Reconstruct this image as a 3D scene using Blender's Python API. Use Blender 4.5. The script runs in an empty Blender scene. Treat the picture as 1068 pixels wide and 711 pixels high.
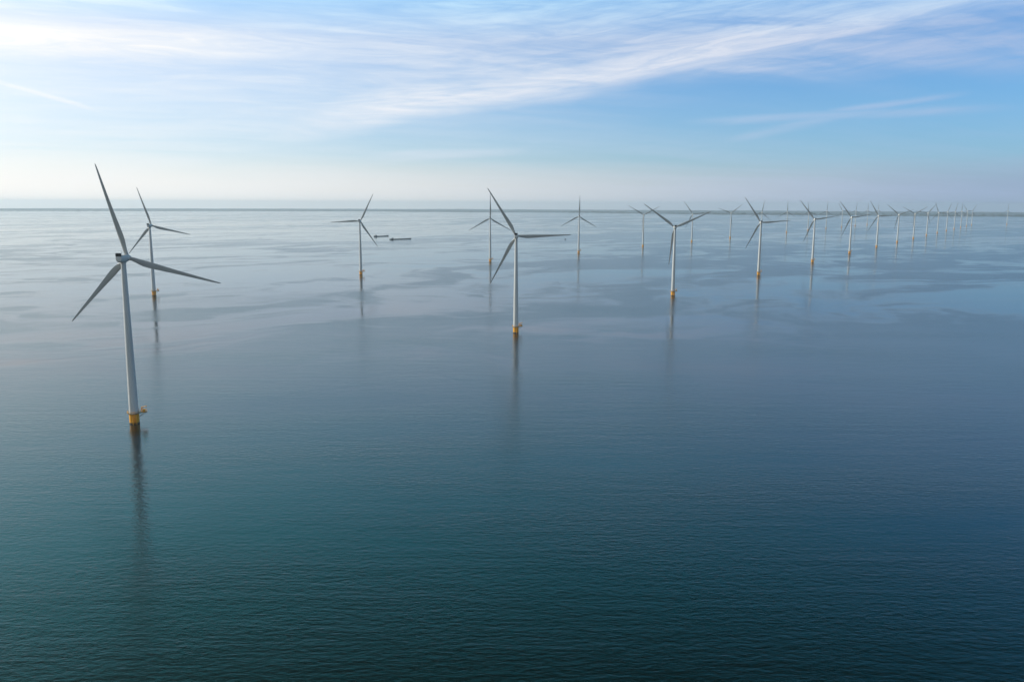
import bpy, bmesh, math, random
from mathutils import Vector, Matrix, noise as mnoise
from math import sin, cos, pi, radians, atan2, sqrt, exp

S = bpy.context.scene
COL = S.collection
random.seed(11)
EARTH = 6371000.0

# ------------------------------------------------------------------ camera
CAM_H, PITCH, ROLL, FPX, PW, PH = 125.98, 0.162313, 0.003963, 872.31, 1068.0, 711.0
cam_data = bpy.data.cameras.new('camera')
cam = bpy.data.objects.new('camera', cam_data)
COL.objects.link(cam)
cam_data.sensor_fit = 'HORIZONTAL'
cam_data.sensor_width = 36.0
cam_data.lens = FPX / PW * 36.0
cam_data.clip_start = 1.0
cam_data.clip_end = 200000.0
fwd = Vector((0, cos(PITCH), -sin(PITCH)))
r0 = Vector((1, 0, 0))
d0 = fwd.cross(r0)                                  # image down
right = cos(ROLL) * r0 - sin(ROLL) * d0
down = sin(ROLL) * r0 + cos(ROLL) * d0
m = Matrix((right, -down, -fwd)).transposed().to_4x4()
m.translation = Vector((0, 0, CAM_H))
cam.matrix_world = m
S.camera = cam

# ------------------------------------------------------------------ exposure
S.view_settings.view_transform = 'Standard'
S.view_settings.look = 'None'
S.view_settings.exposure = 0.0
S.view_settings.gamma = 1.0
S.view_settings.use_curve_mapping = False
S.cycles.max_bounces = 8
S.cycles.volume_bounces = 4
S.cycles.use_denoising = True
S.cycles.sample_clamp_indirect = 6.0

# ------------------------------------------------------------------ sun
SUN_AZ, SUN_EL = radians(-78.0), radians(29.0)       # azimuth from +Y towards +X
sun_dir = Vector((sin(SUN_AZ) * cos(SUN_EL), cos(SUN_AZ) * cos(SUN_EL), sin(SUN_EL)))
sd = bpy.data.lights.new('sun', 'SUN')
sd.energy = 4.0
sd.angle = radians(0.53)
sd.color = (1.0, 0.95, 0.87)
so = bpy.data.objects.new('sun', sd)
COL.objects.link(so)
so.rotation_euler = sun_dir.to_track_quat('Z', 'Y').to_euler()
so.location = sun_dir * 500


# ------------------------------------------------------------------ node helper
class NT:
    def __init__(self, tree):
        self.t = tree
        self.n = tree.nodes
        self.l = tree.links

    def new(self, kind, **kw):
        nd = self.n.new(kind)
        for k, v in kw.items():
            setattr(nd, k, v)
        return nd

    def put(self, sock, v):
        if isinstance(v, bpy.types.NodeSocket):
            self.l.new(v, sock)
        elif v is not None:
            sock.default_value = v

    def m(self, op, a, b=None, c=None, clamp=False):
        nd = self.new('ShaderNodeMath', operation=op, use_clamp=clamp)
        self.put(nd.inputs[0], a)
        if b is not None:
            self.put(nd.inputs[1], b)
        if c is not None:
            self.put(nd.inputs[2], c)
        return nd.outputs[0]

    def add(self, a, b): return self.m('ADD', a, b)
    def sub(self, a, b): return self.m('SUBTRACT', a, b)
    def mul(self, a, b): return self.m('MULTIPLY', a, b)
    def div(self, a, b): return self.m('DIVIDE', a, b)

    def smooth(self, v, lo, hi, a=0.0, b=1.0):
        nd = self.new('ShaderNodeMapRange', interpolation_type='SMOOTHSTEP')
        nd.clamp = True
        self.put(nd.inputs[0], v)
        for i, x in enumerate((lo, hi, a, b)):
            self.put(nd.inputs[i + 1], x)
        return nd.outputs[0]

    def lin(self, v, lo, hi, a=0.0, b=1.0):
        nd = self.new('ShaderNodeMapRange')
        nd.clamp = True
        self.put(nd.inputs[0], v)
        for i, x in enumerate((lo, hi, a, b)):
            self.put(nd.inputs[i + 1], x)
        return nd.outputs[0]

    def gauss(self, v, c, w):
        d = self.div(self.sub(v, c), w)
        return self.m('EXPONENT', self.mul(self.mul(d, d), -1.0))

    def xyz(self, x, y, z=0.0):
        nd = self.new('ShaderNodeCombineXYZ')
        for i, v in enumerate((x, y, z)):
            self.put(nd.inputs[i], v)
        return nd.outputs[0]

    def sep(self, v):
        nd = self.new('ShaderNodeSeparateXYZ')
        self.put(nd.inputs[0], v)
        return nd.outputs

    def noise(self, v, scale=1.0, detail=4.0, rough=0.5, dist=0.0, lac=2.0):
        nd = self.new('ShaderNodeTexNoise')
        nd.noise_dimensions = '3D'
        self.put(nd.inputs['Vector'], v)
        self.put(nd.inputs['Scale'], scale)
        self.put(nd.inputs['Detail'], detail)
        self.put(nd.inputs['Roughness'], rough)
        self.put(nd.inputs['Lacunarity'], lac)
        self.put(nd.inputs['Distortion'], dist)
        return nd.outputs[0]

    def mix(self, f, a, b, blend='MIX'):
        nd = self.new('ShaderNodeMix', data_type='RGBA', blend_type=blend)
        nd.clamp_factor = True
        self.put(nd.inputs[0], f)
        self.put(nd.inputs[6], (*a, 1.0) if isinstance(a, tuple) else a)
        self.put(nd.inputs[7], (*b, 1.0) if isinstance(b, tuple) else b)
        return nd.outputs[2]

    def scale(self, v, k):
        nd = self.new('ShaderNodeVectorMath', operation='SCALE')
        self.put(nd.inputs[0], v)
        self.put(nd.inputs[3], k)
        return nd.outputs[0]

    def ramp(self, v, stops):
        nd = self.new('ShaderNodeValToRGB')
        e = nd.color_ramp.elements
        while len(e) < len(stops):
            e.new(0.5)
        for el, (p, c) in zip(e, stops):
            el.position = p
            el.color = (*c, 1.0)
        self.put(nd.inputs[0], v)
        return nd.outputs[0]


# ------------------------------------------------------------------ sky
W = bpy.data.worlds.new('World')
S.world = W
W.use_nodes = True
W.node_tree.nodes.clear()
N = NT(W.node_tree)
SKY_STRENGTH = 0.1
sky = N.new('ShaderNodeTexSky', sky_type='NISHITA')
sky.sun_disc = False
sky.sun_elevation = SUN_EL
sky.sun_rotation = SUN_AZ
sky.altitude = 100
sky.air_density = 1.0
sky.dust_density = 0.6
sky.ozone_density = 2.0
tc = N.new('ShaderNodeTexCoord')
dx, dy, dz = N.sep(tc.outputs['Generated'])
el = N.m('ARCSINE', dz)                                   # radians
az = N.m('ARCTAN2', dx, dy)                               # 0 = +Y, + to the right
elp = N.m('MAXIMUM', el, 0.0)
dsun = N.new('ShaderNodeVectorMath', operation='DOT_PRODUCT')
N.put(dsun.inputs[0], tc.outputs['Generated'])
dsun.inputs[1].default_value = sun_dir
cs = dsun.outputs['Value']                                # cosine of the angle to the sun
near_sun = N.m('POWER', N.m('MAXIMUM', N.lin(cs, -0.3, 1.0), 0.0), 1.6)

# high thin cloud lives on a plane overhead: streaks get their perspective from it
inv = N.div(1.0, N.add(N.m('MAXIMUM', dz, 0.0), 0.055))
px, py = N.mul(dx, inv), N.mul(dy, inv)
ca, sa = cos(radians(24)), sin(radians(24))
qx = N.add(N.mul(px, ca), N.mul(py, sa))
qy = N.sub(N.mul(py, ca), N.mul(px, sa))
warp = N.noise(N.xyz(px, py, 3.1), 0.35, 3.0, 0.5)
wq = N.mul(N.sub(warp, 0.5), 2.4)
c1 = N.noise(N.xyz(N.mul(qx, 0.16), N.add(N.mul(qy, 0.75), wq), 0.7), 1.0, 8.0, 0.58, 0.25)
c2 = N.noise(N.xyz(N.mul(qx, 0.5), N.add(N.mul(qy, 2.2), wq), 5.7), 1.0, 6.0, 0.6, 0.4)
fine = N.noise(N.xyz(N.mul(az, 7.0), N.mul(el, 60.0), 1.3), 1.0, 6.0, 0.6, 0.6)
wob = N.sub(N.noise(N.xyz(N.mul(az, 2.6), N.mul(el, 9.0), 9.1), 1.0, 4.0, 0.55), 0.5)
fn = N.sub(fine, 0.5)

cirrus = N.smooth(N.add(N.mul(c1, 0.62), N.mul(c2, 0.38)), 0.36, 0.62)
cirrus = N.mul(cirrus, N.smooth(el, 0.07, 0.17, 0.22, 0.9))
cirrus = N.m('MAXIMUM', cirrus, N.mul(N.smooth(N.add(c2, N.mul(fn, 0.5)), 0.38, 0.62), N.mul(N.smooth(el, 0.175, 0.21), N.smooth(el, 0.3, 0.22, 0.0, 0.8))))
# clear lane low on the right
lane_c = N.add(0.112, N.mul(wob, 0.03))
lane = N.mul(N.gauss(el, lane_c, 0.042), N.smooth(az, -0.12, 0.28))
cirrus = N.mul(cirrus, N.sub(1.0, N.mul(lane, 0.85)))

# long band of cirrus climbing to the right
lc = N.add(N.add(0.119, N.mul(az, 0.172)), N.add(N.mul(wob, 0.045), N.mul(fn, 0.016)))
dl = N.sub(el, lc)
band = N.mul(N.smooth(dl, -0.022, 0.006), N.smooth(dl, 0.008, 0.055, 1.0, 0.0))
band = N.mul(band, N.mul(N.smooth(az, -0.40, -0.10), N.smooth(fine, 0.22, 0.55, 0.55, 1.0)))
# bright band at the left
lb = N.add(N.add(0.160, N.mul(N.add(az, 0.55), 0.03)), N.add(N.mul(wob, 0.022), N.mul(fn, 0.012)))
bandl = N.mul(N.gauss(el, lb, 0.020), N.smooth(az, -0.02, -0.40))


def trail(a0, e0, a1, e1, width, bend=0.0, soft=0.25):
    t = N.div(N.sub(az, a0), a1 - a0)
    line = N.add(N.add(e0, N.mul(t, e1 - e0)), N.mul(N.mul(t, N.sub(1.0, t)), bend))
    line = N.add(line, N.mul(fn, 0.006))
    g = N.gauss(el, line, width)
    return N.mul(g, N.mul(N.smooth(t, -0.02, soft), N.smooth(t, 1.0, 1.0 - soft)))


tr1 = trail(-0.62, 0.133, -0.415, 0.084, 0.0036, 0.016, 0.3)
tr2 = trail(0.33, 0.098, 0.50, 0.115, 0.0035, -0.004, 0.35)
tr3 = trail(0.18, 0.092, 0.56, 0.097, 0.0045, 0.006, 0.3)
tr5 = trail(-0.22, 0.050, 0.06, 0.062, 0.006, 0.004, 0.4)
tr4 = trail(0.22, 0.066, 0.42, 0.108, 0.006, 0.0, 0.3)

v_edge = N.add(N.add(0.134, N.mul(N.m('MINIMUM', az, 0.0), 0.27)), N.add(N.mul(wob, 0.045), N.mul(fn, 0.02)))
veil = N.mul(N.smooth(N.sub(el, v_edge), -0.012, 0.016), N.smooth(el, 0.24, 0.34, 1.0, 0.4))
veil = N.mul(veil, N.smooth(N.add(N.mul(c2, 0.55), N.mul(fine, 0.45)), 0.30, 0.62, 0.18, 0.80))
cover = N.m('MAXIMUM', N.mul(cirrus, 0.85), N.mul(band, 0.95))
cover = N.m('MAXIMUM', cover, N.mul(veil, N.smooth(az, -0.42, 0.1, 0.45, 0.92)))
cover = N.m('MAXIMUM', cover, N.mul(bandl, 0.95))
for tr, k in ((tr1, 0.62), (tr2, 0.5), (tr3, 0.4), (tr4, 0.3), (tr5, 0.45)):
    cover = N.m('MAXIMUM', cover, N.mul(tr, k))
fib = N.noise(N.xyz(N.mul(az, 7.0), N.mul(N.sub(el, N.mul(az, N.smooth(az, -0.4, 0.3, 0.02, 0.13))), 75.0), N.mul(wob, 3.0)), 1.0, 8.0, 0.68, 1.1)
cover = N.m('MINIMUM', N.mul(cover, N.smooth(fib, 0.25, 0.72, 0.62, 1.22)), 1.0)
rear = N.mul(N.smooth(dy, 0.0, -0.5), N.smooth(c1, 0.25, 0.55, 0.5, 0.9))  # unseen cloud added behind the camera to grey the light on shaded towers
cover = N.m('MAXIMUM', cover, rear)
cloud_col = N.ramp(near_sun, [(0.0, (0.44, 0.54, 0.76)), (0.05, (0.50, 0.60, 0.81)), (0.14, (0.63, 0.70, 0.85)), (0.27, (0.76, 0.82, 0.92)),
                              (0.42, (0.90, 0.94, 0.99)), (0.56, (1.0, 1.0, 1.0)), (1.0, (1.5, 1.45, 1.4))])
# milky air: low down everywhere, and wide round the sun
edge = N.add(el, N.add(N.mul(wob, 0.02), N.mul(fn, 0.006)))
low = N.m('MAXIMUM', N.mul(N.m('EXPONENT', N.mul(elp, -1.0 / 0.055)), 0.9), N.smooth(edge, 0.078, 0.012, 0.0, 1.0))
glow = N.mul(N.m('POWER', N.m('MAXIMUM', N.add(cs, 0.08), 0.0), 1.6), 0.86)
milk = N.sub(1.0, N.mul(N.sub(1.0, low), N.sub(1.0, N.m('MINIMUM', glow, 0.97))))
milk_col = N.ramp(near_sun, [(0.0, (0.32, 0.43, 0.60)), (0.045, (0.43, 0.52, 0.65)), (0.14, (0.58, 0.64, 0.70)), (0.265, (0.75, 0.78, 0.79)),
                             (0.40, (0.90, 0.91, 0.90)), (0.55, (1.02, 1.01, 0.97)), (1.0, (1.6, 1.5, 1.35))])
K = 1.0 / SKY_STRENGTH
base = N.mix(1.0, sky.outputs[0], (0.55, 1.02, 1.5), 'MULTIPLY')
c = N.mix(milk, base, N.scale(milk_col, K))
cloud_col = N.mix(N.mul(band, 0.30), cloud_col, (0.90, 0.92, 0.96))
cloud_col = N.mix(N.smooth(dy, 0.0, -0.5, 0.0, 0.7), cloud_col, (0.66, 0.68, 0.70))
c = N.mix(cover, c, N.scale(cloud_col, K))
# darkening added to the unseen sky overhead, so the water reflects less
overhead_dim = N.ramp(N.lin(el, 0.0, 1.5), [(0.0, (1, 1, 1)), (0.12, (1, 1, 1)), (0.155, (.72, 1.04, 1.15)), (0.21, (.34, 1.0, 1.25)), (0.28, (.09, .86, .98)),
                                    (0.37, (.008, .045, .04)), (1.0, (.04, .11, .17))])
overhead_dim = N.mix(N.mul(N.m('POWER', glow, 3.0), 0.28), overhead_dim, (1.0, 1.0, 1.0))
overhead_dim = N.mix(N.smooth(dy, 0.0, -0.5, 0.0, 0.6), overhead_dim, (0.75, 0.76, 0.78))
c = N.mix(1.0, c, overhead_dim, 'MULTIPLY')
bg = N.new('ShaderNodeBackground')
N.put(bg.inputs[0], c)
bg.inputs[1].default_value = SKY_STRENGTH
wo = N.new('ShaderNodeOutputWorld')
N.l.new(bg.outputs[0], wo.inputs[0])


# ------------------------------------------------------------------ materials
def principled(name):
    mt = bpy.data.materials.new(name)
    mt.use_nodes = True
    mt.node_tree.nodes.clear()
    n = NT(mt.node_tree)
    b = n.new('ShaderNodeBsdfPrincipled')
    o = n.new('ShaderNodeOutputMaterial')
    n.l.new(b.outputs[0], o.inputs[0])
    return mt, n, b


def paint(name, col, rough=0.45, var=0.12, scale=0.5, streak=1.0, metal=0.0):
    mt, n, b = principled(name)
    t = n.new('ShaderNodeTexCoord').outputs['Object']
    mp = n.new('ShaderNodeMapping')
    mp.inputs['Scale'].default_value = (1, 1, streak)
    n.l.new(t, mp.inputs[0])
    f = n.noise(mp.outputs[0], scale, 6, 0.6)
    dark = tuple(x * (1 - var * 2) for x in col)
    light = tuple(min(1, x * (1 + var * 0.4)) for x in col)
    n.put(b.inputs['Base Color'], n.mix(n.smooth(f, 0.3, 0.65), dark, light))
    n.put(b.inputs['Roughness'], n.lin(f, 0.3, 0.7, rough - 0.08, rough + 0.1))
    b.inputs['Metallic'].default_value = metal
    return mt


M_TOWER = paint('tower_paint', (0.64, 0.64, 0.62), 0.4, 0.09, 0.45, 0.07)
M_BLADE = paint('blade_paint', (0.43, 0.43, 0.41), 0.4, 0.07, 0.4, 0.2)
M_NAC = paint('nacelle_paint', (0.66, 0.64, 0.60), 0.4, 0.05, 0.8)
M_YELLOW = paint('yellow_paint', (0.90, 0.40, 0.012), 0.45, 0.10, 0.7, 0.25)
M_DARK = paint('dark_metal', (0.02, 0.022, 0.025), 0.5, 0.2, 2.0)
M_GRATE = paint('galvanised_grating', (0.22, 0.20, 0.15), 0.6, 0.2, 2.0)
M_GROWTH = paint('tide_growth', (0.06, 0.045, 0.02), 0.6, 0.25, 1.5)
M_HULL = paint('barge_hull', (0.025, 0.03, 0.04), 0.5, 0.2, 0.1)
M_HATCH = paint('barge_hatch', (0.12, 0.13, 0.14), 0.5, 0.15, 0.1)
M_CABIN = paint('barge_cabin', (0.16, 0.17, 0.18), 0.5, 0.15, 0.3)
M_GLASS = paint('cabin_glass', (0.02, 0.03, 0.035), 0.12, 0.1, 0.5)
M_LAND = paint('far_land', (0.075, 0.105, 0.125), 0.9, 0.3, 0.0015)
M_WOOD = paint('far_foliage', (0.035, 0.055, 0.045), 0.9, 0.3, 0.01)

# water
M_WATER, n, b = principled('lake_water')
P = n.new('ShaderNodeNewGeometry').outputs['Position']
X, Y, Z = n.sep(P)
wx = n.noise(n.xyz(X, Y, 0.0), 0.0011, 3, 0.5)
wy = n.noise(n.xyz(X, Y, 77.0), 0.0013, 3, 0.5)
SX = n.add(X, n.mul(n.sub(wx, 0.5), 900.0))
SY = n.add(Y, n.mul(n.sub(wy, 0.5), 900.0))
# calm slicks: long patches drawn out along the wind, broken into filaments
ta, tb = sin(radians(38)), cos(radians(38))


def along(x_, y_):
    return n.add(n.mul(x_, ta), n.mul(y_, tb)), n.sub(n.mul(x_, tb), n.mul(y_, ta))


SU, SV = along(SX, SY)
s1 = n.noise(n.xyz(n.mul(SU, 0.00050), n.mul(SV, 0.0017), 2.0), 1.0, 5, 0.5, 0.2)
s2 = n.noise(n.xyz(n.mul(SU, 0.0017), n.mul(SV, 0.0058), 4.0), 1.0, 5, 0.55, 0.3)
far = n.add(n.smooth(Y, 380.0, 1080.0, -0.10, 0.006), n.smooth(X, -500.0, 450.0, 0.0, -0.042))


def patch(cx, cy, rx_, ry_):
    ex, ey = n.div(n.sub(SX, cx), rx_), n.div(n.sub(SY, cy), ry_)
    return n.m('EXPONENT', n.mul(n.add(n.mul(ex, ex), n.mul(ey, ey)), -1.0))


calm = n.add(n.mul(patch(560, 1150, 240, 210), 0.06), n.add(n.mul(patch(130, 920, 140, 130), 0.10), n.mul(patch(-330, 1500, 500, 130), 0.06)))
qx_ = n.noise(n.xyz(X, Y, 31.0), 0.0042, 3, 0.55)
qy_ = n.noise(n.xyz(X, Y, 53.0), 0.0042, 3, 0.55)
TX = n.add(SX, n.mul(n.sub(qx_, 0.5), 420.0))
TY = n.add(SY, n.mul(n.sub(qy_, 0.5), 260.0))
TU, TV = along(TX, TY)
s3 = n.noise(n.xyz(n.mul(TU, 0.0036), n.mul(TV, 0.0085), 6.0), 1.0, 5, 0.6, 0.2)
ridge = n.m('ABSOLUTE', n.sub(n.noise(n.xyz(n.mul(TX, 0.0020), n.mul(TY, 0.0046), 19.0), 1.0, 4, 0.55, 0.6), 0.5))
ridge2 = n.m('ABSOLUTE', n.sub(n.noise(n.xyz(n.mul(SX, 0.0009), n.mul(TY, 0.0060), 23.0), 1.0, 4, 0.55, 0.4), 0.5))
fil = n.add(n.mul(n.smooth(ridge, 0.10, 0.0), 0.045), n.mul(n.smooth(ridge2, 0.07, 0.0), 0.035))
calm = n.add(calm, n.sub(fil, 0.020))
sl = n.add(n.add(n.add(n.add(n.mul(s1, 0.34), n.mul(s2, 0.30)), n.mul(s3, 0.36)), far), calm)
slick = n.smooth(sl, 0.452, 0.556)
# ripples
rx = n.add(X, n.mul(n.sub(n.noise(n.xyz(X, Y, 5.0), 0.02, 2, 0.5), 0.5), 30.0))
w1 = n.noise(n.xyz(n.mul(X, 0.25), n.mul(Y, 0.55), 0.0), 1.0, 3, 0.55, 0.2)
w2 = n.noise(n.xyz(n.mul(X, 0.75), n.mul(Y, 1.7), 8.0), 1.0, 3, 0.6, 0.2)
w3 = n.noise(n.xyz(n.mul(rx, 0.035), n.mul(Y, 0.16), 4.0), 1.0, 3, 0.5, 0.2)
gust = n.noise(n.xyz(n.mul(X, 0.004), n.mul(Y, 0.012), 14.0), 1.0, 3, 0.5)
hgt = n.add(n.add(n.mul(w1, 0.40), n.mul(w2, 0.13)), n.mul(w3, 0.34))
amp = n.mul(n.lin(slick, 0.0, 1.0, 1.0, 0.33), n.lin(gust, 0.3, 0.7, 0.5, 1.35))
bp = n.new('ShaderNodeBump')
bp.inputs['Distance'].default_value = 1.0
n.put(bp.inputs['Strength'], 0.4)
n.put(bp.inputs['Height'], n.mul(hgt, amp))
n.l.new(bp.outputs[0], b.inputs['Normal'])
b.inputs['IOR'].default_value = 1.333
n.put(b.inputs['Base Color'], (0.0002, 0.0055, 0.005, 1))
n.put(b.inputs['Roughness'], n.mul(n.lin(slick, 0.0, 1.0, 1.0, 0.33), n.sub(n.smooth(Y, 200.0, 1050.0, 0.02, 0.20), n.smooth(Y, 1300.0, 3500.0, 0.0, 0.06))))


# ------------------------------------------------------------------ mesh helpers
def drop(x, y):
    return -(x * x + y * y) / (2 * EARTH)


def build(name, bm, mat, parent=None, smooth=True, loc=None):
    me = bpy.data.meshes.new(name)
    bmesh.ops.recalc_face_normals(bm, faces=bm.faces)
    bm.to_mesh(me)
    bm.free()
    me.materials.append(mat)
    for p in me.polygons:
        p.use_smooth = smooth
    if smooth:
        me.set_sharp_from_angle(angle=radians(38))
    o = bpy.data.objects.new(name, me)
    COL.objects.link(o)
    if parent:
        o.parent = parent
    if loc:
        o.location = loc
    return o


def lathe(bm, prof, seg=32, cap0=True, cap1=True, mat=None):
    """rings of (radius, z) round the local Z axis"""
    rings = []
    for r, z in prof:
        ring = []
        for i in range(seg):
            a = 2 * pi * i / seg
            v = Vector((r * cos(a), r * sin(a), z))
            ring.append(bm.verts.new(mat @ v if mat else v))
        rings.append(ring)
    for a, c in zip(rings, rings[1:]):
        for i in range(seg):
            j = (i + 1) % seg
            bm.faces.new((a[i], a[j], c[j], c[i]))
    if cap0:
        bm.faces.new(list(reversed(rings[0])))
    if cap1:
        bm.faces.new(rings[-1])


def loft(bm, loops):
    rings = [[bm.verts.new(v) for v in lp] for lp in loops]
    k = len(rings[0])
    for a, c in zip(rings, rings[1:]):
        for i in range(k):
            j = (i + 1) % k
            bm.faces.new((a[i], a[j], c[j], c[i]))
    bm.faces.new(list(reversed(rings[0])))
    bm.faces.new(rings[-1])


def box(bm, x0, x1, y0, y1, z0, z1, mat=None):
    vs = [Vector((x, y, z)) for z in (z0, z1) for y in (y0, y1) for x in (x0, x1)]
    v = [bm.verts.new(mat @ p if mat else p) for p in vs]
    for f in ((0, 2, 3, 1), (4, 5, 7, 6), (0, 1, 5, 4), (2, 6, 7, 3), (0, 4, 6, 2), (1, 3, 7, 5)):
        bm.faces.new([v[i] for i in f])


def tube(bm, a, c, r, seg=8, mat=None):
    a, c = Vector(a), Vector(c)
    d = c - a
    q = d.to_track_quat('Z', 'Y').to_matrix().to_4x4()
    mm = Matrix.Translation(a) @ q
    if mat:
        mm = mat @ mm
    lathe(bm, [(r, 0), (r, d.length)], seg, mat=mm)


def tag(o, label=None, cat=None, group=None, kind=None):
    for k, v in (('label', label), ('category', cat), ('group', group), ('kind', kind)):
        if v:
            o[k] = v
    return o


# ------------------------------------------------------------------ water: one sheet, curved as the earth is, past the horizon
bm = bmesh.new()
SEG = 384
radii = [0.0] + [30 * (1.045 ** i) for i in range(400) if 30 * (1.045 ** i) < 20000] + [20800.0]
prev = None
cv = bm.verts.new((0, 0, 0))
for r in radii[1:]:
    ring = [bm.verts.new((r * sin(2 * pi * i / SEG), r * cos(2 * pi * i / SEG), -r * r / (2 * EARTH))) for i in range(SEG)]
    for i in range(SEG):
        j = (i + 1) % SEG
        if prev is None:
            bm.faces.new((cv, ring[j], ring[i]))
        else:
            bm.faces.new((prev[i], prev[j], ring[j], ring[i]))
    prev = ring
water = build('water', bm, M_WATER)
tag(water, kind='structure')

# ------------------------------------------------------------------ far shore: low land from about 12 km out to the horizon
bm = bmesh.new()
A0, A1, NA = radians(-62), radians(62), 260
rows = []


def shore_r(a):
    return 12700 + 3300 * max(0.0, min(1.0, .55 - a * 2.2)) - 300 * sin(a * 2.1 + .4) + 500 * mnoise.noise((a * 6, 0, 0)) + 160 * mnoise.noise((a * 31, 5, 0))


for k, (dr, h) in enumerate(((-60, -1.0), (0, 5.5), (60, 6.0), (150, 2.5), (1200, 3), (2500, 5), (4200, 10), (6000, 22), (7000, 28), (7400, 26))):
    row = []
    for i in range(NA + 1):
        a = A0 + (A1 - A0) * i / NA
        r = shore_r(a) + dr if k < 5 else max(13000 + dr, shore_r(a) + 1000 + dr * .02)
        row.append(bm.verts.new((r * sin(a), r * cos(a), -r * r / (2 * EARTH) + h + (max(0, dr - 3000) / 4000 * 7 * (mnoise.noise((a * 9, k, 0)) + .6 * mnoise.noise((a * 40, k, 3)))))))
    rows.append(row)
for a, c in zip(rows, rows[1:]):
    for i in range(NA):
        bm.faces.new((a[i], a[i + 1], c[i + 1], c[i]))
tag(build('far_shore', bm, M_LAND), kind='structure')

bm = bmesh.new()
for i in range(1500):
    a = radians(random.uniform(-34, 36))
    dens = 0.5 + 0.9 * mnoise.noise((a * 14, 2.0, 0)) + 0.3 * mnoise.noise((a * 60, 8.0, 0)) + (0.25 if a > .06 else -0.35)
    if random.random() > dens:
        continue
    r = shore_r(a) + 200 + random.uniform(0, 1) ** 2 * 5000
    c = Vector((r * sin(a), r * cos(a), drop(r, 0) + 2))
    w, h = random.uniform(20, 60), random.uniform(8, 19)
    mm = Matrix.Translation(c) @ Matrix.Rotation(random.uniform(0, 6), 4, 'Z') @ Matrix.Diagonal((w, w * .5, h, 1))
    ret = bmesh.ops.create_icosphere(bm, subdivisions=1, radius=1, matrix=mm)
    for v in ret['verts']:
        v.co += Vector((random.uniform(-5, 5), random.uniform(-5, 5), random.uniform(-2.5, 2.5)))
wood = build('far_wood', bm, M_WOOD)
tag(wood, 'dark hazy woods on the low far shore along the horizon', 'woodland', kind='stuff')

# ------------------------------------------------------------------ haze
bm = bmesh.new()
box(bm, -21500, 21500, -21500, 21500, -37, 172)
M_HAZE = bpy.data.materials.new('haze_air')
M_HAZE.use_nodes = True
M_HAZE.node_tree.nodes.clear()
n = NT(M_HAZE.node_tree)
pv = n.new('ShaderNodeVolumePrincipled')
pv.inputs['Color'].default_value = (0.82, 0.93, 1.0, 1)
pv.inputs['Density'].default_value = 5.2e-5
pv.inputs['Anisotropy'].default_value = 0.3
no = n.new('ShaderNodeOutputMaterial')
n.l.new(pv.outputs[0], no.inputs['Volume'])
tag(build('haze', bm, M_HAZE, smooth=False), 'thin pale haze over the lake', 'haze', kind='stuff')

# ------------------------------------------------------------------ wind turbine
HUB_Z, R_ROTOR, OVERHANG, TILT = 95.0, 54.0, 5.3, radians(5)
NAC_Z = 92.2


def blade_mesh():
    """span along +Z, leading edge towards -X, upwind face towards +Y"""
    bm = bmesh.new()
    st = [(0.9, 2.0, 1.0, 16), (2.4, 2.05, 1.0, 16), (4.5, 2.45, .80, 15), (7, 3.05, .56, 13.5), (10, 3.55, .40, 12), (13, 3.6, .33, 10.5),
          (17, 3.3, .28, 8.5), (22, 2.85, .25, 6.5), (28, 2.35, .22, 4.5), (34, 1.95, .20, 3), (40, 1.6, .19, 1.8), (46, 1.25, .18, .8),
          (50, .98, .17, .2), (52.5, .72, .17, 0), (53.6, .42, .17, 0), (54, .14, .2, 0)]
    loops = []
    for z, ch, th, tw in st:
        f = min(1, max(0, (z - 2.4) / 7))
        f = f * f * (3 - 2 * f)
        lp = []
        for i in range(20):
            t = 2 * pi * i / 20
            # ellipse at the root blending into an airfoil further out
            ex, ey = -cos(t) * .5, sin(t) * .5 * th
            xx = .5 - .5 * cos(t)
            yt = (1.45 * sqrt(max(xx, 0)) - .62 * xx - 1.75 * xx ** 2 + 1.4 * xx ** 3 - .5 * xx ** 4) * th
            ax, ay = xx - .32, (yt if sin(t) >= 0 else -yt * .8)
            lx, ly = ex + (ax - ex) * f, ey + (ay - ey) * f
            x, y = lx * ch, ly * ch
            a = radians(tw)
            lp.append((x * cos(a) - y * -sin(a), -x * sin(a) + y * cos(a) + 1.6 * (z / 54) ** 2.2, z))
        loops.append(lp)
    loft(bm, loops)
    return bm


def nacelle_mesh():
    """origin at the tower top, rotor towards +Y; drum-shaped generator in front, rounded housing behind"""
    bm = bmesh.new()
    loops = []
    for y, w, zt, zb in ((-5.0, 1.2, 4.2, 1.6), (-4.85, 1.65, 4.6, 1.1), (-4.3, 1.85, 4.75, .75), (-1.5, 1.95, 4.8, .35), (0.6, 2.0, 4.85, .2), (1.4, 2.0, 4.85, .4)):
        lp = []
        zc, hh = (zt + zb) / 2, (zt - zb) / 2
        for i in range(28):
            t = 2 * pi * i / 28
            c, s = cos(t), sin(t)
            e = .62 if s > 0 else .9
            lp.append((w * abs(c) ** e * (1 if c > 0 else -1), y, zc + hh * abs(s) ** e * (1 if s > 0 else -1)))
        loops.append(lp)
    loft(bm, loops)
    mm = Matrix.Translation((0, 1.4, 2.75)) @ Matrix.Rotation(-pi / 2, 4, 'X')
    lathe(bm, [(1.9, 0), (2.12, .05), (2.15, .15), (2.15, 1.55), (2.05, 1.7), (1.5, 1.75)], 32, mat=mm)
    mm = Matrix.Translation((0, 0, -.35))
    lathe(bm, [(1.34, 0), (1.5, .1), (1.5, .75)], 28, mat=mm)
    return bm


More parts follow.
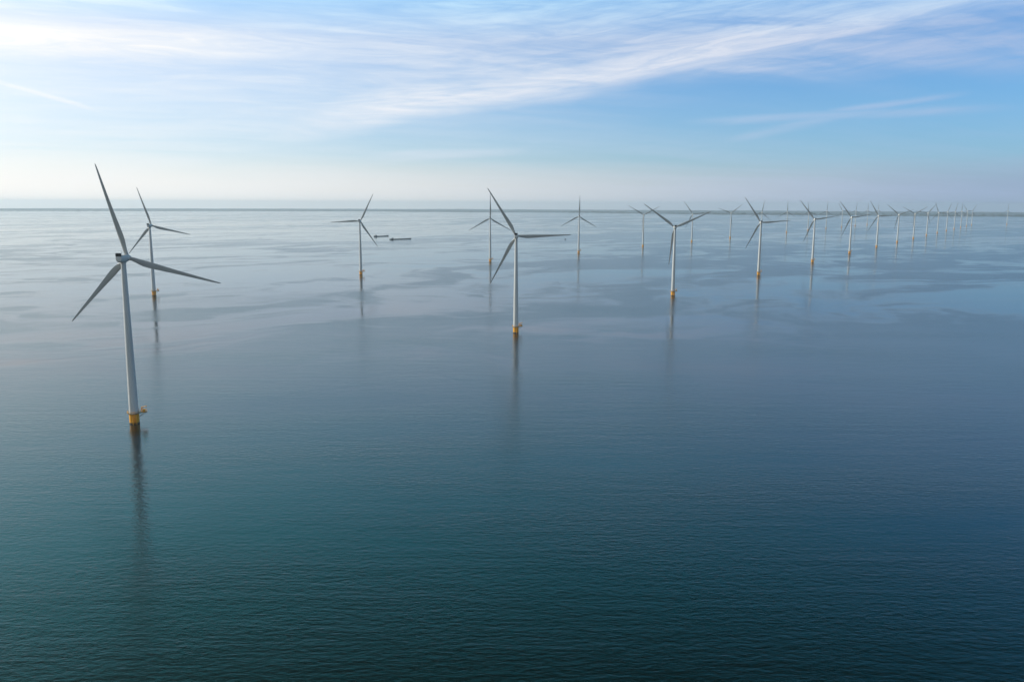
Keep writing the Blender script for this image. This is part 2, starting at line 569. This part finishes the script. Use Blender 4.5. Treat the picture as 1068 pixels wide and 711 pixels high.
def hub_mesh():
    """centre of rotation at the origin, nose towards +Y"""
    bm = bmesh.new()
    mm = Matrix.Rotation(-pi / 2, 4, 'X')
    lathe(bm, [(1.45, -1.35), (1.62, -1.2), (1.72, -.3), (1.66, .6), (1.42, 1.35), (1.02, 1.95), (.5, 2.3), (.12, 2.4)], 32, mat=mm)
    for k in range(3):
        rm = Matrix.Rotation(2 * pi * k / 3, 4, 'Y')
        lathe(bm, [(1.12, .6), (1.12, 1.75)], 24, mat=rm)
    return bm


PLAT_Z = 6.0
PLAT_ROT = Matrix.Rotation(radians(28), 4, 'Z')       # service deck: right and a little away


def platform_mesh():
    bm = bmesh.new()
    lathe(bm, [(2.62, PLAT_Z), (3.75, PLAT_Z), (3.75, PLAT_Z + .22), (2.62, PLAT_Z + .22)], 36, cap0=False, cap1=False)
    box(bm, 3.3, 7.0, -2.0, 2.0, PLAT_Z + .012, PLAT_Z + .235, PLAT_ROT)
    for y in (-1.6, 1.6):
        tube(bm, (2.75, y * .5, PLAT_Z - 2.4), (6.4, y, PLAT_Z), .12, mat=PLAT_ROT)
    return bm


def railing_mesh():
    bm = bmesh.new()
    z0 = PLAT_Z + .22
    pts = []
    for i in range(25):
        a = radians(60 + i * (300 - 60) / 24)
        pts.append(Vector((3.65 * cos(a), 3.65 * sin(a), 0)))
    pts += [Vector((3.5, -1.9, 0)), Vector((5.2, -1.9, 0)), Vector((6.9, -1.9, 0)), Vector((6.9, 0, 0)), Vector((6.9, 1.9, 0)), Vector((5.2, 1.9, 0)), Vector((3.5, 1.9, 0))]
    for i, p in enumerate(pts):
        q = pts[(i + 1) % len(pts)]
        tube(bm, (p.x, p.y, z0), (p.x, p.y, z0 + 1.15), .045, 6, PLAT_ROT)
        for h in (.55, 1.12):
            tube(bm, (p.x, p.y, z0 + h), (q.x, q.y, z0 + h), .04, 6, PLAT_ROT)
    return bm


def crane_mesh():
    bm = bmesh.new()
    z0 = PLAT_Z + .235
    tube(bm, (4.3, 1.2, z0), (4.3, 1.2, z0 + 2.7), .28, 12, PLAT_ROT)
    lathe(bm, [(.34, z0), (.34, z0 + .25)], 12, mat=PLAT_ROT @ Matrix.Translation((4.3, 1.2, 0)))
    tube(bm, (4.2, 1.3, z0 + 2.55), (6.9, -1.1, z0 + 3.5), .2, 10, PLAT_ROT)
    tube(bm, (4.3, 1.2, z0 + 1.2), (5.5, .15, z0 + 2.95), .1, 8, PLAT_ROT)
    tube(bm, (6.75, -.96, z0 + 3.4), (6.75, -.96, z0 + 1.9), .03, 6, PLAT_ROT)
    return bm


def cabinet_mesh():
    bm = bmesh.new()
    z0 = PLAT_Z + .24
    box(bm, 4.7, 6.1, -1.5, -.3, z0, z0 + 1.7, PLAT_ROT)
    box(bm, 4.62, 6.18, -1.58, -.22, z0 + 1.703, z0 + 1.8, PLAT_ROT)
    return bm


def foundation_mesh():
    bm = bmesh.new()
    lathe(bm, [(2.72, -3), (2.72, 3.6), (2.72, PLAT_Z - .5), (2.95, PLAT_Z - .48), (2.95, PLAT_Z - .004)], 40)
    return bm


def growth_mesh():
    bm = bmesh.new()
    lathe(bm, [(2.724, -2.5), (2.80, -2.4), (2.80, .55), (2.724, .75)], 40, cap0=False, cap1=False)
    return bm


def ladder_mesh():
    bm = bmesh.new()
    rt = Matrix.Rotation(radians(-62), 4, 'Z')
    for y in (-.3, .3):
        tube(bm, (3.1, y, -2), (3.1, y, PLAT_Z + 1.2), .05, 6, rt)
    for k in range(26):
        tube(bm, (3.1, -.3, -1.5 + .3 * k), (3.1, .3, -1.5 + .3 * k), .03, 5, rt)
    return bm


def fender_mesh():
    bm = bmesh.new()
    rt = Matrix.Rotation(radians(-62), 4, 'Z')
    for y in (-.95, .95):
        tube(bm, (3.75, y, -2.4), (3.75, y, 4.2), .2, 10, rt)
        for z in (-1.5, 1.6, 4.0):
            tube(bm, (2.6, y * .9, z), (3.75, y, z), .12, 8, rt)
    return bm


def tower_mesh():
    bm = bmesh.new()
    prof = []
    z0, z1 = PLAT_Z + .004, NAC_Z - .25
    for k in range(25):
        t = k / 24
        prof.append((2.58 + (1.34 - 2.58) * t ** 1.05, z0 + (z1 - z0) * t))
    out = []
    for i, (r, z) in enumerate(prof):
        out.append((r, z))
        if i in (6, 12, 18):                           # flange seams
            out += [(r + .025, z + .02), (r + .025, z + .16), (r - .012, z + .18)]
    lathe(bm, out, 48)
    return bm


def door_mesh():
    bm = bmesh.new()
    box(bm, 2.45, 2.63, -.5, .5, PLAT_Z + .35, PLAT_Z + 2.6, PLAT_ROT)
    return bm


def cooler_mesh():
    bm = bmesh.new()
    box(bm, -1.55, 1.55, -5.0, -4.35, 4.05, 5.95)
    for k in range(7):
        x = -1.44 + k * .48
        box(bm, x - .05, x + .05, -5.08, -4.98, 4.12, 5.88)
    return bm


def mast_mesh():
    bm = bmesh.new()
    tube(bm, (.9, -2.6, 4.6), (.9, -2.6, 6.9), .05, 6)
    tube(bm, (.6, -2.6, 6.6), (1.2, -2.6, 6.6), .04, 6)
    return bm


def make_turbine():
    root = bpy.data.objects.new('wind_turbine', None)
    root.empty_display_size = 5
    COL.objects.link(root)
    tw = build('tower', tower_mesh(), M_TOWER, root)
    build('door', door_mesh(), M_GRATE, tw, False)
    fo = build('foundation', foundation_mesh(), M_YELLOW, root)
    build('tide_band', growth_mesh(), M_GROWTH, fo)
    build('ladder', ladder_mesh(), M_YELLOW, fo)
    build('fender', fender_mesh(), M_YELLOW, fo)
    pf = build('platform', platform_mesh(), M_GRATE, root)
    build('railing', railing_mesh(), M_YELLOW, pf)
    build('crane', crane_mesh(), M_YELLOW, pf)
    build('cabinet', cabinet_mesh(), M_YELLOW, pf, False)
    na = build('nacelle', nacelle_mesh(), M_NAC, root)
    build('cooler', cooler_mesh(), M_DARK, na, False)
    build('mast', mast_mesh(), M_DARK, na)
    build('hub', hub_mesh(), M_NAC, root)
    b0 = build('blade', blade_mesh(), M_BLADE, root)
    for k in range(2):
        bb = b0.copy()
        COL.objects.link(bb)
        bb.parent = root
    return root


TINY = ('door', 'tide_band', 'ladder', 'fender', 'railing', 'crane', 'cabinet', 'mast')


def copy_tree(o, parent=None, far=False):
    c = o.copy()
    COL.objects.link(c)
    c.parent = parent
    for ch in list(o.children):
        if far and ch.name.split('.')[0] in TINY + ('cooler', 'platform'):
            continue
        copy_tree(ch, c, far)
    return c


def pose(root, yaw, phase):
    """yaw: compass heading of the rotor; phase: angle of one blade clockwise from straight up"""
    rz = Matrix.Rotation(-radians(yaw), 4, 'Z')
    kb = 0
    for ch in root.children:
        kind = ch.name.split('.')[0]
        if kind == 'nacelle':
            ch.matrix_basis = Matrix.Translation((0, 0, NAC_Z)) @ rz
        elif kind in ('hub', 'blade'):
            mm = Matrix.Translation((0, 0, HUB_Z)) @ rz @ Matrix.Translation((0, OVERHANG, 0)) @ Matrix.Rotation(TILT, 4, 'X')
            ph = phase + 120 * (kb if kind == 'blade' else 0)
            ch.matrix_basis = mm @ Matrix.Rotation(radians(ph), 4, 'Y')
            if kind == 'blade':
                kb += 1


TH, STEP = 0.564938, 414.773
ROW1, ROW2 = (-218.356, 470.266), (-492.819, 1145.929)


def spot(row, k):
    x0, y0 = ROW1 if row == 1 else ROW2
    return x0 + k * STEP * sin(TH), y0 + k * STEP * cos(TH)


ORD = ['first', 'second', 'third', 'fourth', 'fifth', 'sixth', 'seventh', 'eighth', 'ninth', 'tenth', 'eleventh', 'twelfth', 'thirteenth', 'fourteenth', 'fifteenth', 'sixteenth']
NEAR = 'turbines of the near row'
BACK = 'turbines of the back row'
turbines = []
near = [(3, -14.5, 'largest white wind turbine on yellow base, at the left in front of all others'),
        (2, -31.5, 'white wind turbine at mid picture with one blade pointing level to the right'),
        (4, 66, 'white wind turbine with two blades raised in a wide V, right of mid picture'),
        (5, -34, 'fourth turbine of the near row, a fainter one standing close behind its mast'),
        (3, -39, 'fifth turbine of the near row counted from the largest, blades like a tilted Y'),
        (2, -38, 'sixth turbine of the near row counted from the largest, blades like a tilted Y'),
        (6, -31, 'seventh turbine of the near row counted from the largest, one blade level to the right'),
        (3, -50, 'eighth turbine of the near row counted from the largest, two blades in a wide V'),
        (4, 59, 'ninth turbine of the near row counted from the largest, small and hazy'),
        (2, 40, 'tenth turbine of the near row counted from the largest, small and hazy'),
        (4, -22, 'eleventh turbine of the near row counted from the largest, small and hazy'),
        (3, 20, 'sixth small turbine from the far end of the near row, pale in the haze'),
        (5, 12, 'fifth small turbine from the far end of the near row, pale in the haze'),
        (2, 0, 'fourth small turbine from the far end of the near row, pale in the haze'),
        (3, -35, 'third small turbine from the far end of the near row, pale in the haze'),
        (4, 30, 'small pale turbine second from the far end of the near row')]
near[-2] = (3, -35, 'small pale turbine next to last at the far end of the near row')
near[-1] = (4, 30, 'small pale turbine last at the far end of the near row')
near[-3] = (2, 0, 'small pale turbine third from the far end of the near row')
near[-4] = (5, 12, 'small pale turbine fourth from the far end of the near row')
near[-5] = (3, 20, 'small pale turbine fifth from the far end of the near row')
back = [(2, -17, 'grey wind turbine behind the largest one, at the far left of the back row'),
        (0, 27, 'lone grey wind turbine left of the two barges, one blade level to the left'),
        (-2, 0, 'grey wind turbine with one blade straight up, behind the mid picture turbine'),
        (0, 1, 'grey wind turbine with one blade straight up, fourth of the back row from the left'),
        (2, 61, 'grey turbine with two blades in a V, left of the nearer wide V turbine'),
        (6, -36, 'sixth back row turbine from the left, behind the wide V turbine\'s right blade'),
        (3, 51, 'seventh turbine of the back row from the left, its two raised blades in a V'),
        (2, 9, 'faint turbine close behind the mast of the fourth near row turbine'),
        (3, -1, 'ninth turbine of the back row from the left, one blade straight up'),
        (4, -8, 'faint tenth turbine of the back row from the left, behind a raised blade'),
        (2, 3, 'faint eleventh turbine of the back row from the left, one blade nearly straight up'),
        (3, -30, 'faint twelfth turbine of the back row from the left, small in the haze'),
        (4, 5, 'faint turbine third from the far end of the back row'),
        (2, 0, 'faint turbine second from the far end of the back row'),
        (3, 0, 'faint last turbine of the back row, behind the seventh near row one')]
proto = None
for row, lst, grp in ((1, near, NEAR), (2, back, BACK)):
    for k, (yaw, phase, lab) in enumerate(lst):
        x, y = spot(row, k)
        if proto is None:
            proto = make_turbine()
            t = proto
        else:
            t = copy_tree(proto, None, sqrt(x * x + y * y) > 2500)
        t.location = (x, y, drop(x, y))
        pose(t, yaw, phase)
        tag(t, lab, 'wind turbine', grp)
# the single one standing apart at the far right
t = copy_tree(proto, None, True)
x, y = 3512.0, 6000.0
t.location = (x, y, drop(x, y))
pose(t, 3, 2)
tag(t, 'lone tiny pale turbine standing apart at the far right by the horizon', 'wind turbine')
if 'group' in t:
    del t['group']


# ------------------------------------------------------------------ barges
def pixel_on_water(px_, py_):
    u, v = px_ - PW / 2, py_ - PH / 2
    d = fwd * FPX + right * u + down * v
    z = 0.0
    for _ in range(6):
        s = (z - CAM_H) / d.z
        p = Vector((0, 0, CAM_H)) + d * s
        z = drop(p.x, p.y)
    return p


def make_barge(L, B, lab, hatch_col):
    """bow towards +X"""
    root = bpy.data.objects.new('barge', None)
    COL.objects.link(root)
    bm = bmesh.new()
    loops = []
    for t, w, zt in ((0, .30, 2.6), (.02, .42, 2.5), (.08, .5, 2.0), (.5, .5, 1.7), (.86, .5, 2.0), (.93, .42, 2.9), (.98, .2, 3.5), (1, .04, 3.6)):
        x = -L / 2 + L * t
        h = w * B
        rake = .9 if t < .98 else .97
        loops.append([(x, -h, zt), (x, h, zt), (x, h * .96, .3), (x * rake if t > .9 else x, h * .7, -1.0), (x * rake if t > .9 else x, -h * .7, -1.0), (x, -h * .96, .3)])
    loft(bm, loops)
    build('hull', bm, M_HULL, root, False)
    bm = bmesh.new()
    nseg = 9
    a0, a1 = -.30 * L, .40 * L
    for k in range(nseg):
        xa = a0 + (a1 - a0) * k / nseg
        xb = a0 + (a1 - a0) * (k + 1) / nseg - .35
        h = 2.9 if k % 2 else 3.05
        loft(bm, [[(xa, -B * .4, 1.6), (xa, B * .4, 1.6), (xa, B * .4, h - .5), (xa, 0, h), (xa, -B * .4, h - .5)],
                  [(xb, -B * .4, 1.6), (xb, B * .4, 1.6), (xb, B * .4, h - .5), (xb, 0, h), (xb, -B * .4, h - .5)]])
    build('cargo_hatch', bm, hatch_col, root, False)
    bm = bmesh.new()
    box(bm, -.47 * L, -.345 * L, -B * .38, B * .38, 2.0, 4.0)
    ch = build('cabin', bm, M_CABIN, root, False)
    bm = bmesh.new()
    for s in (-1, 1):
        for k in range(4):
            x = -.46 * L + k * .028 * L
            box(bm, x, x + .016 * L, s * B * .38 - .03, s * B * .38 + .03, 2.7, 3.5)
    build('window', bm, M_GLASS, ch, False)
    bm = bmesh.new()
    box(bm, -.405 * L, -.35 * L, -B * .26, B * .26, 4.003, 6.0)
    box(bm, -.41 * L, -.345 * L, -B * .29, B * .29, 6.003, 6.2)
    wh = build('wheelhouse', bm, M_CABIN, root, False)
    bm = bmesh.new()
    box(bm, -.402 * L, -.348 * L, -B * .262, B * .262, 4.9, 5.7)
    build('window', bm, M_GLASS, wh, False)
    bm = bmesh.new()
    tube(bm, (-.38 * L, 0, 6.1), (-.38 * L, 0, 9.5), .12)
    tube(bm, (-.38 * L, -1, 8.6), (-.38 * L, 1, 8.6), .08)
    build('mast', bm, M_HULL, root)
    bm = bmesh.new()
    tube(bm, (.455 * L, 0, 2.5), (.455 * L, 0, 8), .14)
    build('mast', bm, M_HULL, root)
    bm = bmesh.new()
    box(bm, .42 * L, .455 * L, -B * .3, B * .3, 2.0, 3.6)
    build('forecastle', bm, M_CABIN, root, False)
    tag(root, lab, 'barge', 'cargo barges on the lake')
    return root


for (pa, pb, y0, lab, hc) in ((390.3, 405.2, 246.9, 'smaller dark cargo barge, farther off and left of the other', M_HATCH),
                              (406.6, 428.8, 250.0, 'longer dark cargo barge, nearer and right of the other', M_HULL)):
    a, c = pixel_on_water(pa, y0), pixel_on_water(pb, y0 - .7)
    L = (c - a).length
    o = make_barge(L, 9.5, lab, hc)
    o.location = (a + c) / 2
    o.rotation_euler = (0, 0, atan2(c.y - a.y, c.x - a.x))

# small boat far out
root = bpy.data.objects.new('small_boat', None)
COL.objects.link(root)
bm = bmesh.new()
loft(bm, [[(x, -w, zt), (x, w, zt), (x, w * .8, -.3), (x, -w * .8, -.3)] for x, w, zt in ((-4, 1.3, 1.1), (0, 1.5, 1.1), (2.6, 1.1, 1.4), (4.2, .1, 1.8))])
build('hull', bm, M_HULL, root, False)
bm = bmesh.new()
loft(bm, [[(x, -1.05, 1.0), (x, 1.05, 1.0), (x + s, .9, zt), (x + s, -.9, zt)] for x, zt, s in ((-2, 3.1, .1), (.9, 3.2, -.3), (1.7, 2.4, -.3))])
build('cabin', bm, M_CABIN, root, False)
bm = bmesh.new()
tube(bm, (-.6, 0, 3), (-.6, 0, 6.5), .09)
build('mast', bm, M_HULL, root)
root.location = pixel_on_water(589.7, 249.8)
root.rotation_euler = (0, 0, .9)
tag(root, 'tiny dark boat alone on the lake beyond the mid picture turbine', 'boat')
